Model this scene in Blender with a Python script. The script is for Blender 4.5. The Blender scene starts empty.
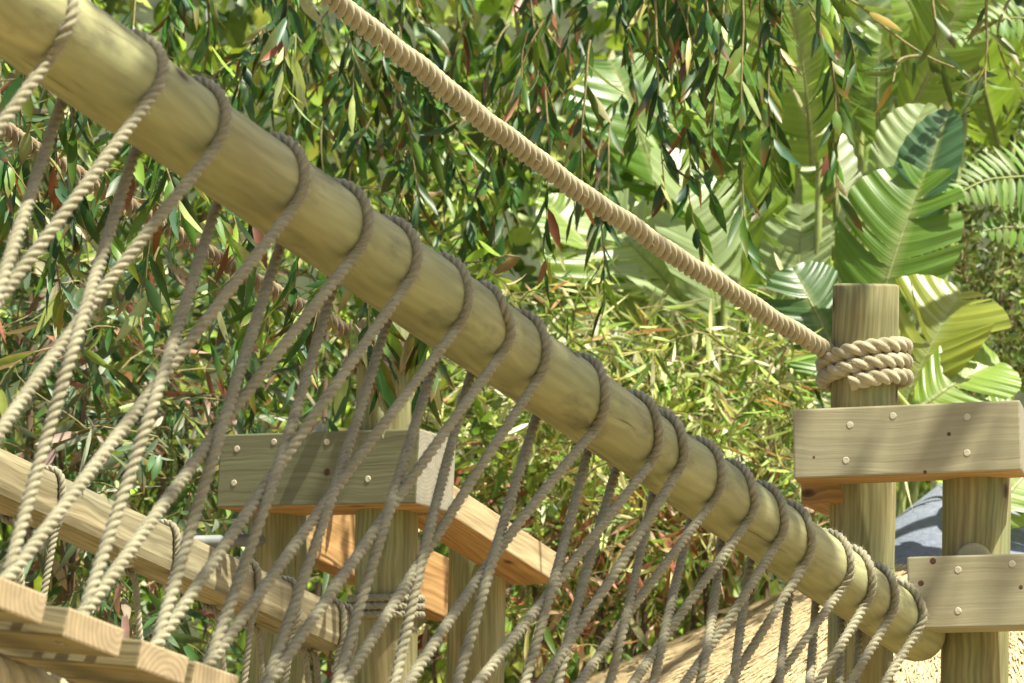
import bpy, bmesh, math, random
import numpy as np
from mathutils import Vector, Matrix

rng = np.random.default_rng(7)
random.seed(7)
scene = bpy.context.scene
SUN_EL = math.radians(62); SUN_AZ = math.atan2(.77, -.64)          # compass angle from +Y towards +X
COL = scene.collection
R_ = math.radians

# ------------------------------------------------------------------ camera frame
F = 3500.0
TH = R_(11.0)
CAM = np.array([0.0, 0.0, 1.5])
RIGHT = np.array([1.0, 0, 0])
UP = np.array([0, -math.sin(TH), math.cos(TH)])
FWD = np.array([0, math.cos(TH), math.sin(TH)])
WUP = np.array([0, 0, 1.0])

def U(px, py, Z):
    return CAM + RIGHT * ((px - 512) / F * Z) + UP * ((341.5 - py) / F * Z) + FWD * Z

def P(p):
    d = np.asarray(p) - CAM
    z = d @ FWD
    return np.array([512 + F * (d @ RIGHT) / z, 341.5 - F * (d @ UP) / z, z])

def nrm(v):
    v = np.asarray(v, float)
    return v / (np.linalg.norm(v, axis=-1, keepdims=True) + 1e-12)

# ------------------------------------------------------------------ object helpers
def props(o, label=None, cat=None, group=None, kind=None):
    if label: o['label'] = label
    if cat: o['category'] = cat
    if group: o['group'] = group
    if kind: o['kind'] = kind
    return o

def empty(name, loc, label, cat, group=None, kind=None):
    o = bpy.data.objects.new(name, None)
    o.location = Vector(loc)
    o.empty_display_size = 0.1
    COL.objects.link(o)
    return props(o, label, cat, group, kind)

def link(name, me, mats, parent=None, smooth=True):
    if not isinstance(mats, (list, tuple)): mats = [mats]
    for m in mats: me.materials.append(m)
    if smooth:
        me.polygons.foreach_set('use_smooth', np.ones(len(me.polygons), dtype=bool))
    o = bpy.data.objects.new(name, me)
    COL.objects.link(o)
    if parent is not None:
        o.parent = parent
        off = root_loc(parent)
        me.transform(Matrix.Translation(-off))
    return o

def root_loc(o):
    v = Vector((0, 0, 0))
    while o is not None:
        v += o.location
        o = o.parent
    return v

def set_base(o, loc):
    """put a single mesh thing's origin at loc"""
    loc = Vector(loc)
    o.data.transform(Matrix.Translation(-loc))
    o.location = loc
    return o

class MB:
    """numpy mesh collector (world coordinates)"""
    def __init__(s):
        s.v = []; s.q = []; s.t = []; s.uvq = []; s.uvt = []; s.c = []; s.mq = []; s.mt = []; s.n = 0
    def add(s, verts, quads=None, tris=None, uv=None, col=None, mat=0):
        verts = np.asarray(verts, float)
        if quads is not None and len(quads):
            q = np.asarray(quads, np.int64); s.q.append(q + s.n); s.mq.append(np.full(len(q), mat, np.int32))
            s.uvq.append(uv[q] if uv is not None else np.zeros(q.shape + (2,)))
        if tris is not None and len(tris):
            t = np.asarray(tris, np.int64); s.t.append(t + s.n); s.mt.append(np.full(len(t), mat, np.int32))
            s.uvt.append(uv[t] if uv is not None else np.zeros(t.shape + (2,)))
        s.v.append(verts)
        s.c.append(np.asarray(col, float) if col is not None else np.ones((len(verts), 3)) * .5)
        s.n += len(verts)
    def build(s, name, mats, parent=None, smooth=True):
        v = np.concatenate(s.v)
        q = np.concatenate(s.q) if s.q else np.zeros((0, 4), np.int64)
        t = np.concatenate(s.t) if s.t else np.zeros((0, 3), np.int64)
        me = bpy.data.meshes.new(name)
        me.vertices.add(len(v)); me.vertices.foreach_set('co', v.astype(np.float32).ravel())
        nl = q.size + t.size
        me.loops.add(nl)
        me.loops.foreach_set('vertex_index', np.concatenate([q.ravel(), t.ravel()]).astype(np.int32))
        me.polygons.add(len(q) + len(t))
        st = np.concatenate([np.arange(len(q)) * 4, q.size + np.arange(len(t)) * 3]).astype(np.int32)
        me.polygons.foreach_set('loop_start', st)
        mi = np.concatenate(s.mq + s.mt) if (s.mq or s.mt) else np.zeros(0, np.int32)
        if mi.any(): me.polygons.foreach_set('material_index', np.concatenate([np.concatenate(s.mq) if s.mq else np.zeros(0,np.int32), np.concatenate(s.mt) if s.mt else np.zeros(0,np.int32)]).astype(np.int32))
        uvl = me.uv_layers.new(name='UVMap')
        uv = np.concatenate([np.concatenate(s.uvq).reshape(-1, 2) if s.uvq else np.zeros((0, 2)),
                             np.concatenate(s.uvt).reshape(-1, 2) if s.uvt else np.zeros((0, 2))])
        uvl.data.foreach_set('uv', uv.astype(np.float32).ravel())
        c = np.concatenate(s.c)
        ca = me.color_attributes.new('tint', 'FLOAT_COLOR', 'POINT')
        ca.data.foreach_set('color', np.concatenate([c, np.ones((len(c), 1))], 1).astype(np.float32).ravel())
        me.update(calc_edges=True)
        me.validate()
        return link(name, me, mats, parent, smooth)

# ------------------------------------------------------------------ materials
def mat_new(name):
    m = bpy.data.materials.new(name); m.use_nodes = True
    nt = m.node_tree; nt.nodes.clear()
    out = nt.nodes.new('ShaderNodeOutputMaterial')
    return m, nt, out

def N(nt, typ, **kw):
    n = nt.nodes.new(typ)
    for k, v in kw.items():
        if k in n.inputs: n.inputs[k].default_value = v
        else: setattr(n, k, v)
    return n

def ramp(nt, stops, interp='LINEAR'):
    n = nt.nodes.new('ShaderNodeValToRGB'); n.color_ramp.interpolation = interp
    e = n.color_ramp.elements
    while len(e) < len(stops): e.new(0.5)
    for i, (p, c) in enumerate(stops):
        e[i].position = p; e[i].color = (*c, 1) if len(c) == 3 else c
    return n

def mixc(nt, a, b, fac, blend='MIX'):
    n = nt.nodes.new('ShaderNodeMix'); n.data_type = 'RGBA'; n.blend_type = blend
    L = nt.links
    for sock, val in ((n.inputs[0], fac), (n.inputs[6], a), (n.inputs[7], b)):
        if hasattr(val, 'is_linked') or hasattr(val, 'node'): L.new(val, sock)
        else: sock.default_value = val if not isinstance(val, tuple) else (*val, 1)
    return n.outputs[2]

def wood(name, light, dark, grain=1.0, knots=0.5, stain=(0.10, 0.11, 0.05), stain_amt=.35, green=None, gs=(1.6, 38), rough=.75, crack=0.3, blotch=(3.0, 24)):
    """planed or round treated pine; UV in metres: u along the grain, v across"""
    m, nt, out = mat_new(name); L = nt.links
    uv = N(nt, 'ShaderNodeUVMap'); 
    oi = N(nt, 'ShaderNodeObjectInfo')
    addv = N(nt, 'ShaderNodeVectorMath', operation='MULTIPLY_ADD')
    L.new(oi.outputs['Random'], addv.inputs[0]); addv.inputs[1].default_value = (17, 31, 7); L.new(uv.outputs[0], addv.inputs[2])
    base = addv.outputs[0]
    # wobble the grain
    wob = N(nt, 'ShaderNodeTexNoise', Scale=5.0, Detail=2.0)
    L.new(base, wob.inputs['Vector'])
    wv = N(nt, 'ShaderNodeVectorMath', operation='MULTIPLY_ADD'); L.new(wob.outputs['Color'], wv.inputs[0]); wv.inputs[1].default_value = (0, .035, 0); L.new(base, wv.inputs[2])
    # knots: sparse dark discs that also bend the grain
    ksc = N(nt, 'ShaderNodeMapping'); ksc.inputs['Scale'].default_value = (5.0, 9.0, 1); L.new(base, ksc.inputs[0])
    vor = N(nt, 'ShaderNodeTexVoronoi', Scale=1.0, Randomness=1.0); vor.voronoi_dimensions = '2D'; L.new(ksc.outputs[0], vor.inputs['Vector'])
    sep = N(nt, 'ShaderNodeSeparateColor'); L.new(vor.outputs['Color'], sep.inputs[0])
    pick = N(nt, 'ShaderNodeMath', operation='GREATER_THAN'); L.new(sep.outputs[0], pick.inputs[0]); pick.inputs[1].default_value = 1 - .42 * knots
    kr = ramp(nt, [(0.0, (1, 1, 1)), (0.06, (.75, .75, .75)), (0.10, (.2, .2, .2)), (.22, (0, 0, 0))]); L.new(vor.outputs['Distance'], kr.inputs[0])
    kf = N(nt, 'ShaderNodeMath', operation='MULTIPLY'); L.new(kr.outputs[0], kf.inputs[0]); L.new(pick.outputs[0], kf.inputs[1])
    bend = N(nt, 'ShaderNodeVectorMath', operation='MULTIPLY_ADD'); L.new(kf.outputs[0], bend.inputs[0]); bend.inputs[1].default_value = (0, .02, 0); L.new(wv.outputs[0], bend.inputs[2])
    mp = N(nt, 'ShaderNodeMapping'); mp.inputs['Scale'].default_value = (gs[0], gs[1], 1); L.new(bend.outputs[0], mp.inputs[0])
    g1 = N(nt, 'ShaderNodeTexNoise', Scale=1.0, Detail=5.0, Roughness=.6); L.new(mp.outputs[0], g1.inputs['Vector'])
    mp2 = N(nt, 'ShaderNodeMapping'); mp2.inputs['Scale'].default_value = (gs[0] * 5, gs[1] * 5, 1); L.new(bend.outputs[0], mp2.inputs[0])
    g2 = N(nt, 'ShaderNodeTexNoise', Scale=1.0, Detail=3.0); L.new(mp2.outputs[0], g2.inputs['Vector'])
    gr = ramp(nt, [(.36, dark), (.62, light)]); L.new(g1.outputs[0], gr.inputs[0])
    c = gr.outputs[0]
    if green is not None:
        big = N(nt, 'ShaderNodeTexNoise', Scale=3.2, Detail=3.0); mpg = N(nt, 'ShaderNodeMapping'); mpg.inputs['Scale'].default_value = (1, 3, 1)
        L.new(base, mpg.inputs[0]); L.new(mpg.outputs[0], big.inputs['Vector'])
        br = ramp(nt, [(.4, (0, 0, 0)), (.62, (.85, .85, .85))]); L.new(big.outputs[0], br.inputs[0])
        c = mixc(nt, c, green, br.outputs[0])
    fr = ramp(nt, [(.34, (.58, .56, .52)), (.66, (1.12, 1.12, 1.12))]); L.new(g2.outputs[0], fr.inputs[0])
    c = mixc(nt, c, fr.outputs[0], min(1, grain * .85), 'MULTIPLY')
    # weather stains and black drying cracks
    st = N(nt, 'ShaderNodeTexNoise', Scale=1.0, Detail=5.0, Roughness=.65); mps = N(nt, 'ShaderNodeMapping'); mps.inputs['Scale'].default_value = (*blotch, 1)
    L.new(base, mps.inputs[0]); L.new(mps.outputs[0], st.inputs['Vector'])
    sr = ramp(nt, [(.55, (0, 0, 0)), (.74, (1, 1, 1))]); L.new(st.outputs[0], sr.inputs[0])
    sf = N(nt, 'ShaderNodeMath', operation='MULTIPLY'); L.new(sr.outputs[0], sf.inputs[0]); sf.inputs[1].default_value = stain_amt
    c = mixc(nt, c, stain, sf.outputs[0])
    ck = N(nt, 'ShaderNodeTexNoise', Scale=1.0, Detail=2.0); mpc = N(nt, 'ShaderNodeMapping'); mpc.inputs['Scale'].default_value = (3, 75, 1)
    L.new(wv.outputs[0], mpc.inputs[0]); L.new(mpc.outputs[0], ck.inputs['Vector'])
    cr = ramp(nt, [(.70, (0, 0, 0)), (.76, (1, 1, 1))]); L.new(ck.outputs[0], cr.inputs[0])
    cf = N(nt, 'ShaderNodeMath', operation='MULTIPLY'); L.new(cr.outputs[0], cf.inputs[0]); cf.inputs[1].default_value = crack
    c = mixc(nt, c, (.05, .035, .015), cf.outputs[0])
    c = mixc(nt, c, (.045, .022, .010), kf.outputs[0])
    bs = N(nt, 'ShaderNodeBsdfPrincipled', Roughness=rough); L.new(c, bs.inputs['Base Color'])
    bs.inputs['Specular IOR Level'].default_value = .3
    bp = N(nt, 'ShaderNodeBump', Strength=.35, Distance=.003)
    hsum = N(nt, 'ShaderNodeMath', operation='MULTIPLY_ADD'); L.new(g2.outputs[0], hsum.inputs[0]); hsum.inputs[1].default_value = .5; L.new(g1.outputs[0], hsum.inputs[2])
    h2 = N(nt, 'ShaderNodeMath', operation='SUBTRACT'); L.new(hsum.outputs[0], h2.inputs[0]); L.new(cf.outputs[0], h2.inputs[1])
    L.new(h2.outputs[0], bp.inputs['Height']); L.new(bp.outputs[0], bs.inputs['Normal'])
    L.new(bs.outputs[0], out.inputs[0])
    return m

def endgrain(name, light, dark):
    m, nt, out = mat_new(name); L = nt.links
    uv = N(nt, 'ShaderNodeUVMap'); oi = N(nt, 'ShaderNodeObjectInfo')
    off = N(nt, 'ShaderNodeVectorMath', operation='MULTIPLY_ADD'); L.new(oi.outputs['Random'], off.inputs[0]); off.inputs[1].default_value = (.06, -.09, 0)
    sh = N(nt, 'ShaderNodeVectorMath', operation='ADD'); L.new(uv.outputs[0], sh.inputs[0]); sh.inputs[1].default_value = (.01, .035, 0)
    L.new(sh.outputs[0], off.inputs[2])
    wv = N(nt, 'ShaderNodeTexWave', Scale=38.0, Distortion=1.8, Detail=2.0); wv.inputs['Detail Scale'].default_value = 1.2
    wv.wave_type = 'RINGS'; wv.rings_direction = 'SPHERICAL'; L.new(off.outputs[0], wv.inputs['Vector'])
    r = ramp(nt, [(.2, dark), (.75, light)]); L.new(wv.outputs['Fac'], r.inputs[0])
    n2 = N(nt, 'ShaderNodeTexNoise', Scale=45.0, Detail=4.0); L.new(uv.outputs[0], n2.inputs['Vector'])
    fr = ramp(nt, [(.3, (.7, .7, .7)), (.7, (1.05, 1.05, 1.05))]); L.new(n2.outputs[0], fr.inputs[0])
    c = mixc(nt, r.outputs[0], fr.outputs[0], .7, 'MULTIPLY')
    bs = N(nt, 'ShaderNodeBsdfPrincipled', Roughness=.85); L.new(c, bs.inputs['Base Color'])
    bp = N(nt, 'ShaderNodeBump', Strength=.25, Distance=.002); L.new(n2.outputs[0], bp.inputs['Height']); L.new(bp.outputs[0], bs.inputs['Normal'])
    L.new(bs.outputs[0], out.inputs[0]); return m

def rope_mat(name, a, b):
    m, nt, out = mat_new(name); L = nt.links
    uv = N(nt, 'ShaderNodeUVMap')
    mp = N(nt, 'ShaderNodeMapping'); mp.inputs['Scale'].default_value = (14, 9, 1); L.new(uv.outputs[0], mp.inputs[0])
    n1 = N(nt, 'ShaderNodeTexNoise', Scale=1.0, Detail=4.0); L.new(mp.outputs[0], n1.inputs['Vector'])
    mp2 = N(nt, 'ShaderNodeMapping'); mp2.inputs['Scale'].default_value = (60, 160, 1); L.new(uv.outputs[0], mp2.inputs[0])
    n2 = N(nt, 'ShaderNodeTexNoise', Scale=1.0, Detail=3.0); L.new(mp2.outputs[0], n2.inputs['Vector'])
    r = ramp(nt, [(.3, a), (.7, b)]); L.new(n1.outputs[0], r.inputs[0])
    fr = ramp(nt, [(.3, (.62, .62, .62)), (.7, (1.1, 1.1, 1.1))]); L.new(n2.outputs[0], fr.inputs[0])
    c = mixc(nt, r.outputs[0], fr.outputs[0], .75, 'MULTIPLY')
    bs = N(nt, 'ShaderNodeBsdfPrincipled', Roughness=.9); L.new(c, bs.inputs['Base Color'])
    bs.inputs['Specular IOR Level'].default_value = .15
    bs.inputs['Sheen Weight'].default_value = .25; bs.inputs['Sheen Roughness'].default_value = .5
    bp = N(nt, 'ShaderNodeBump', Strength=.5, Distance=.0015); L.new(n2.outputs[0], bp.inputs['Height']); L.new(bp.outputs[0], bs.inputs['Normal'])
    L.new(bs.outputs[0], out.inputs[0]); return m

def leaf_mat(name, trans=.38, rough=.36, spec=.5, tr_tint=(1.0, 1.0, .55), noise_scale=30, veins=False):
    m, nt, out = mat_new(name); L = nt.links
    at = N(nt, 'ShaderNodeAttribute', attribute_name='tint')
    c = at.outputs['Color']
    uv = N(nt, 'ShaderNodeUVMap')
    n1 = N(nt, 'ShaderNodeTexNoise', Scale=noise_scale, Detail=3.0); 
    tc = N(nt, 'ShaderNodeTexCoord'); L.new(tc.outputs['Object'], n1.inputs['Vector'])
    fr = ramp(nt, [(.3, (.75, .78, .7)), (.7, (1.15, 1.12, 1.1))]); L.new(n1.outputs[0], fr.inputs[0])
    c = mixc(nt, c, fr.outputs[0], .8, 'MULTIPLY')
    height = None
    if veins:
        sx = N(nt, 'ShaderNodeSeparateXYZ'); L.new(uv.outputs[0], sx.inputs[0])
        mp = N(nt, 'ShaderNodeMapping'); mp.inputs['Scale'].default_value = (62, 1.2, 1); L.new(uv.outputs[0], mp.inputs[0])
        nv = N(nt, 'ShaderNodeTexNoise', Scale=1.0, Detail=2.0); L.new(mp.outputs[0], nv.inputs['Vector'])
        vr = ramp(nt, [(.32, (.68, .74, .66)), (.68, (1.18, 1.15, 1.15))]); L.new(nv.outputs[0], vr.inputs[0])
        c = mixc(nt, c, vr.outputs[0], .8, 'MULTIPLY'); height = nv.outputs[0]
    bs = N(nt, 'ShaderNodeBsdfPrincipled', Roughness=rough); L.new(c, bs.inputs['Base Color']); bs.inputs['Specular IOR Level'].default_value = spec
    if height is not None:
        bp = N(nt, 'ShaderNodeBump', Strength=.6, Distance=.006); L.new(height, bp.inputs['Height']); L.new(bp.outputs[0], bs.inputs['Normal'])
    tb = N(nt, 'ShaderNodeBsdfTranslucent'); 
    tcx = mixc(nt, c, tr_tint, 1.0, 'MULTIPLY')
    g = N(nt, 'ShaderNodeGamma', Gamma=.86); L.new(tcx, g.inputs[0]); L.new(g.outputs[0], tb.inputs[0])
    mx = N(nt, 'ShaderNodeMixShader', Fac=trans); L.new(bs.outputs[0], mx.inputs[1]); L.new(tb.outputs[0], mx.inputs[2])
    L.new(mx.outputs[0], out.inputs[0]); return m

def plain(name, col, rough=.8, var=.3, scale=20, metal=0, bump=.3, stretch=(1, 1, 1), spec=.3):
    m, nt, out = mat_new(name); L = nt.links
    tc = N(nt, 'ShaderNodeTexCoord'); mp = N(nt, 'ShaderNodeMapping'); mp.inputs['Scale'].default_value = stretch; L.new(tc.outputs['Object'], mp.inputs[0])
    n1 = N(nt, 'ShaderNodeTexNoise', Scale=scale, Detail=6.0, Roughness=.65); L.new(mp.outputs[0], n1.inputs['Vector'])
    r = ramp(nt, [(.3, tuple(c * (1 - var) for c in col)), (.7, tuple(min(1, c * (1 + var)) for c in col))]); L.new(n1.outputs[0], r.inputs[0])
    bs = N(nt, 'ShaderNodeBsdfPrincipled', Roughness=rough, Metallic=metal); L.new(r.outputs[0], bs.inputs['Base Color']); bs.inputs['Specular IOR Level'].default_value = spec
    bp = N(nt, 'ShaderNodeBump', Strength=bump, Distance=.01); L.new(n1.outputs[0], bp.inputs['Height']); L.new(bp.outputs[0], bs.inputs['Normal'])
    L.new(bs.outputs[0], out.inputs[0]); return m

M_pole = wood('log_wood', (.34, .325, .165), (.23, .222, .105), grain=.55, knots=.16, stain=(.10, .10, .055), stain_amt=.75, green=(.27, .28, .135), gs=(1.5, 15), crack=.6, blotch=(7, 16))
M_post = wood('post_wood', (.32, .28, .135), (.21, .182, .078), knots=.4, stain=(.09, .08, .035), stain_amt=.6, green=(.20, .225, .105), gs=(1.1, 24), crack=.45)
M_board = wood('board_wood', (.325, .295, .18), (.295, .265, .155), grain=.38, knots=.12, stain=(.2, .165, .1), stain_amt=.3, green=(.285, .265, .16), gs=(.7, 24), crack=.15)
M_shade_board = wood('shaded_board_wood', (.19, .18, .10), (.135, .13, .068), grain=.5, knots=.5, stain=(.07, .06, .03), stain_amt=.5, green=(.15, .16, .085), gs=(.9, 30), crack=.4)  # darker copy for the middle board, its shade put into the colour
M_bounce_beam = wood('bounce_toned_wood', (.44, .27, .11), (.33, .18, .06), knots=.5, stain=(.22, .10, .03), stain_amt=.4, gs=(1.2, 26), crack=.3)  # warm bounce light put into the colour of beams and undersides
M_sunlit = wood('sunlit_beam_wood', (.46, .37, .21), (.37, .28, .15), knots=.3, stain=(.25, .15, .06), stain_amt=.3, gs=(1.2, 26), crack=.3)  # paler copy for the beam's sides, sunlight put into its colour
M_rail = wood('rail_wood', (.35, .30, .175), (.19, .16, .085), knots=.2, stain=(.07, .065, .035), stain_amt=.8, green=(.25, .235, .15), gs=(1.2, 26), crack=.4)
M_plank = wood('plank_wood', (.29, .24, .125), (.17, .14, .062), knots=.25, stain=(.08, .07, .035), stain_amt=.5, green=(.20, .185, .105), gs=(.9, 45), crack=.6)
M_end = endgrain('end_grain', (.37, .29, .17), (.295, .225, .12))
M_endg = endgrain('weathered_end_grain', (.265, .245, .18), (.23, .21, .15))
M_rope = rope_mat('net_rope', (.21, .193, .118), (.30, .278, .18))
M_hrope = rope_mat('thick_rope', (.32, .28, .165), (.44, .39, .25))
M_brope = rope_mat('brown_rope', (.20, .15, .085), (.29, .225, .13))
M_peg = plain('peg_wood', (.46, .42, .30), .9, .12, 60, spec=.1)
M_leaf = leaf_mat('lance_leaf', trans=.26, rough=.42, spec=.28)
M_leafp = leaf_mat('pale_leaf', trans=.36, rough=.45, spec=.3)
M_big = leaf_mat('broad_leaf', trans=.45, rough=.38, spec=.6, noise_scale=6, veins=True)
M_bark = plain('bark', (.11, .075, .045), .9, .45, 30, stretch=(1, 1, .25))
M_twig = plain('twig_bark', (.20, .17, .07), .7, .4, 40)
M_stem = plain('green_stem', (.25, .30, .10), .5, .25, 15)

# ------------------------------------------------------------------ geometry helpers
def catmull(pts, per=8):
    pts = np.asarray(pts, float)
    p = np.vstack([2 * pts[0] - pts[1], pts, 2 * pts[-1] - pts[-2]])
    out = []
    for i in range(1, len(p) - 2):
        p0, p1, p2, p3 = p[i - 1], p[i], p[i + 1], p[i + 2]
        t = np.linspace(0, 1, per, endpoint=False)[:, None]
        # centripetal-ish: plain uniform is fine for evenly spaced points
        out.append(.5 * (2 * p1 + (p2 - p0) * t + (2 * p0 - 5 * p1 + 4 * p2 - p3) * t ** 2 + (-p0 + 3 * p1 - 3 * p2 + p3) * t ** 3))
    out.append(pts[-1:])
    return np.vstack(out)

def resample(pts, step):
    pts = np.asarray(pts, float)
    d = np.r_[0, np.cumsum(np.linalg.norm(np.diff(pts, axis=0), axis=1))]
    keep = np.r_[True, np.diff(d) > 1e-7]; pts = pts[keep]; d = d[keep]
    n = max(2, int(round(d[-1] / step)) + 1)
    s = np.linspace(0, d[-1], n)
    return np.stack([np.interp(s, d, pts[:, k]) for k in range(pts.shape[1])], 1), s

def smooth(pts, it=3):
    p = pts.copy()
    for _ in range(it):
        p[1:-1] = .25 * p[:-2] + .5 * p[1:-1] + .25 * p[2:]
    return p

def frames(pts):
    t = nrm(np.gradient(pts, axis=0))
    n = np.zeros_like(t)
    a = np.array([0, 0, 1.0]) if abs(t[0, 2]) < .9 else np.array([1.0, 0, 0])
    n[0] = nrm(a - t[0] * (a @ t[0]))
    for i in range(1, len(t)):
        v = n[i - 1] - t[i] * (n[i - 1] @ t[i])
        n[i] = nrm(v)
    return t, n, np.cross(t, n)

def tube(mb, pts, rad, sides=8, cap=True, uv0=0.0, col=None, mat=0, capmat=None):
    pts = np.asarray(pts, float); m = len(pts)
    rad = np.broadcast_to(np.asarray(rad, float), (m,))
    t, n, b = frames(pts)
    a = np.linspace(0, 2 * np.pi, sides + 1)
    ring = pts[:, None] + rad[:, None, None] * (n[:, None] * np.cos(a)[None, :, None] + b[:, None] * np.sin(a)[None, :, None])
    d = np.r_[0, np.cumsum(np.linalg.norm(np.diff(pts, axis=0), axis=1))] + uv0
    uv = np.stack([np.broadcast_to(d[:, None], (m, sides + 1)), a[None, :] * rad[:, None]], -1)
    i = np.arange(m - 1)[:, None] * (sides + 1) + np.arange(sides)[None, :]
    q = np.stack([i, i + 1, i + sides + 2, i + sides + 1], -1).reshape(-1, 4)
    v = ring.reshape(-1, 3)
    mb.add(v, q, None, uv.reshape(-1, 2), None if col is None else np.broadcast_to(col, v.shape), mat)
    if cap:
        for e, sg in ((0, 1), (m - 1, -1)):
            rr = ring[e][:-1]; c = pts[e]
            vv = np.vstack([rr, c]); k = np.arange(sides)
            tr = np.stack([k, (k + 1) % sides, np.full(sides, sides)], 1)
            if sg > 0: tr = tr[:, ::-1]
            uvc = np.vstack([np.stack([np.cos(a[:-1]), np.sin(a[:-1])], 1) * rad[e], [[0, 0]]])
            mb.add(vv, None, tr, uvc, None if col is None else np.broadcast_to(col, vv.shape), mat if capmat is None else capmat)

def rope(mb, pts, r, pitch, lobes=3, per=6, rings=11, twist0=0.0, jitter=.02, cap=True, lobe=.42):
    """laid rope: lobed section turned along the path"""
    pts, s = resample(pts, pitch / rings)
    m = len(pts)
    t, n, b = frames(pts)
    k = lobes * per
    a = np.linspace(0, 2 * np.pi, k, endpoint=False)
    # union of `lobes` circles: centre distance d, radius rs, outer radius r
    dd = r * lobe; rs = r - dd
    am = (a % (2 * np.pi / lobes)) - np.pi / lobes
    prof = dd * np.cos(am) + np.sqrt(np.maximum(rs ** 2 - (dd * np.sin(am)) ** 2, (.2 * rs) ** 2))
    tw = twist0 + 2 * np.pi * s / pitch
    ang = a[None] + tw[:, None]
    rr = prof[None] * (1 + jitter * np.sin(s * 37 + 1.3)[:, None])
    ring = pts[:, None] + rr[..., None] * (n[:, None] * np.cos(ang)[..., None] + b[:, None] * np.sin(ang)[..., None])
    i = np.arange(m - 1)[:, None] * k; j = np.arange(k)[None]
    q = np.stack([i + j, i + (j + 1) % k, i + k + (j + 1) % k, i + k + j], -1).reshape(-1, 4)
    uv = np.stack([np.broadcast_to(s[:, None], (m, k)), np.broadcast_to(a[None] * r, (m, k))], -1).reshape(-1, 2)
    mb.add(ring.reshape(-1, 3), q, None, uv)
    if cap:
        for e in (0, m - 1):
            vv = np.vstack([ring[e], pts[e]]); kk = np.arange(k)
            mb.add(vv, None, np.stack([kk, (kk + 1) % k, np.full(k, k)], 1), np.zeros((k + 1, 2)))

def fuzz(mb, pts, r, count, ln=.012, w=.0005):
    """stray fibres standing off a rope"""
    pts, s = resample(pts, .004)
    idx = rng.integers(1, len(pts) - 1, count)
    t = nrm(pts[idx + 1] - pts[idx - 1])
    d = nrm(rng.normal(size=(count, 3))); d = nrm(d - t * np.sum(d * t, 1, keepdims=True))
    base = pts[idx] + d * r * .85
    tip = base + (d * rng.uniform(.3, 1, (count, 1)) + t * rng.uniform(-1, 1, (count, 1))) * ln * rng.uniform(.5, 1.3, (count, 1))
    sd = nrm(np.cross(tip - base, rng.normal(size=(count, 3)))) * w
    v = np.stack([base - sd, base + sd, tip], 1).reshape(-1, 3)
    mb.add(v, None, np.arange(count * 3).reshape(-1, 3), np.zeros((len(v), 2)))

def box(name, A, B, height, thick, mats, parent=None, up=WUP, bevel=.004, front=None, sub=0, rnd=None):
    """timber from A to B (centre line), height along `up`, thick along the other axis. UV in metres. mats=[side,end]"""
    A, B = np.asarray(A, float), np.asarray(B, float)
    x = nrm(B - A); L = np.linalg.norm(B - A)
    z = nrm(up - x * (up @ x)); y = np.cross(z, x)
    bm = bmesh.new()
    bmesh.ops.create_cube(bm, size=1)
    for v in bm.verts: v.co = Vector((v.co.x * L, v.co.y * thick, v.co.z * height))
    if bevel:
        bmesh.ops.bevel(bm, geom=list(bm.edges), offset=bevel, segments=2, profile=.6, affect='EDGES')
    uvl = bm.loops.layers.uv.new('UVMap')
    for f in bm.faces:
        n = f.normal
        if abs(n.x) > .8: f.material_index = 1 if len(mats) > 1 else 0
        elif n.z < -.6 and len(mats) > 2: f.material_index = 2  # third material: underside with bounce light in its colour
        for l in f.loops:
            c = l.vert.co
            if abs(n.x) > .8: l[uvl].uv = (c.y, c.z)
            elif abs(n.y) >= abs(n.z): l[uvl].uv = (c.x, c.z + (.5 if n.y > 0 else 0))
            else: l[uvl].uv = (c.x, c.y + (1.0 if n.z > 0 else 1.5))
    M = Matrix(((x[0], y[0], z[0], 0), (x[1], y[1], z[1], 0), (x[2], y[2], z[2], 0), (0, 0, 0, 1)))
    mid = (A + B) / 2; M.translation = Vector(mid)
    bm.transform(M)
    me = bpy.data.meshes.new(name); bm.to_mesh(me); bm.free()
    o = link(name, me, mats, parent, smooth=False)
    return o, (x, y, z)

def disc(name, c, nrmv, r, h, mat, parent=None, sides=18):
    mb = MB(); n = nrm(nrmv)
    pts = np.array([c - n * h, c + n * h * .7, c + n * h])
    tube(mb, pts, [r, r, r * .8], sides)
    return mb.build(name, mat, parent, smooth=False)

# ------------------------------------------------------------------ ground (never seen, but it carries everything)
g_m = plain('sand', (.23, .175, .09), .95, .25, 3)
mb = MB()
gx = np.linspace(-120, 120, 61); gy = np.linspace(-60, 200, 61)
XX, YY = np.meshgrid(gx, gy)
v = np.stack([XX, YY, .04 * np.sin(XX * .3) * np.cos(YY * .21)], -1).reshape(-1, 3)
ii = np.arange(60)[:, None] * 61 + np.arange(60)[None]
mb.add(v, np.stack([ii, ii + 1, ii + 62, ii + 61], -1).reshape(-1, 4))
props(mb.build('ground', g_m), 'pale sandy ground under the rope bridge and the garden', None, None, 'structure')

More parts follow.
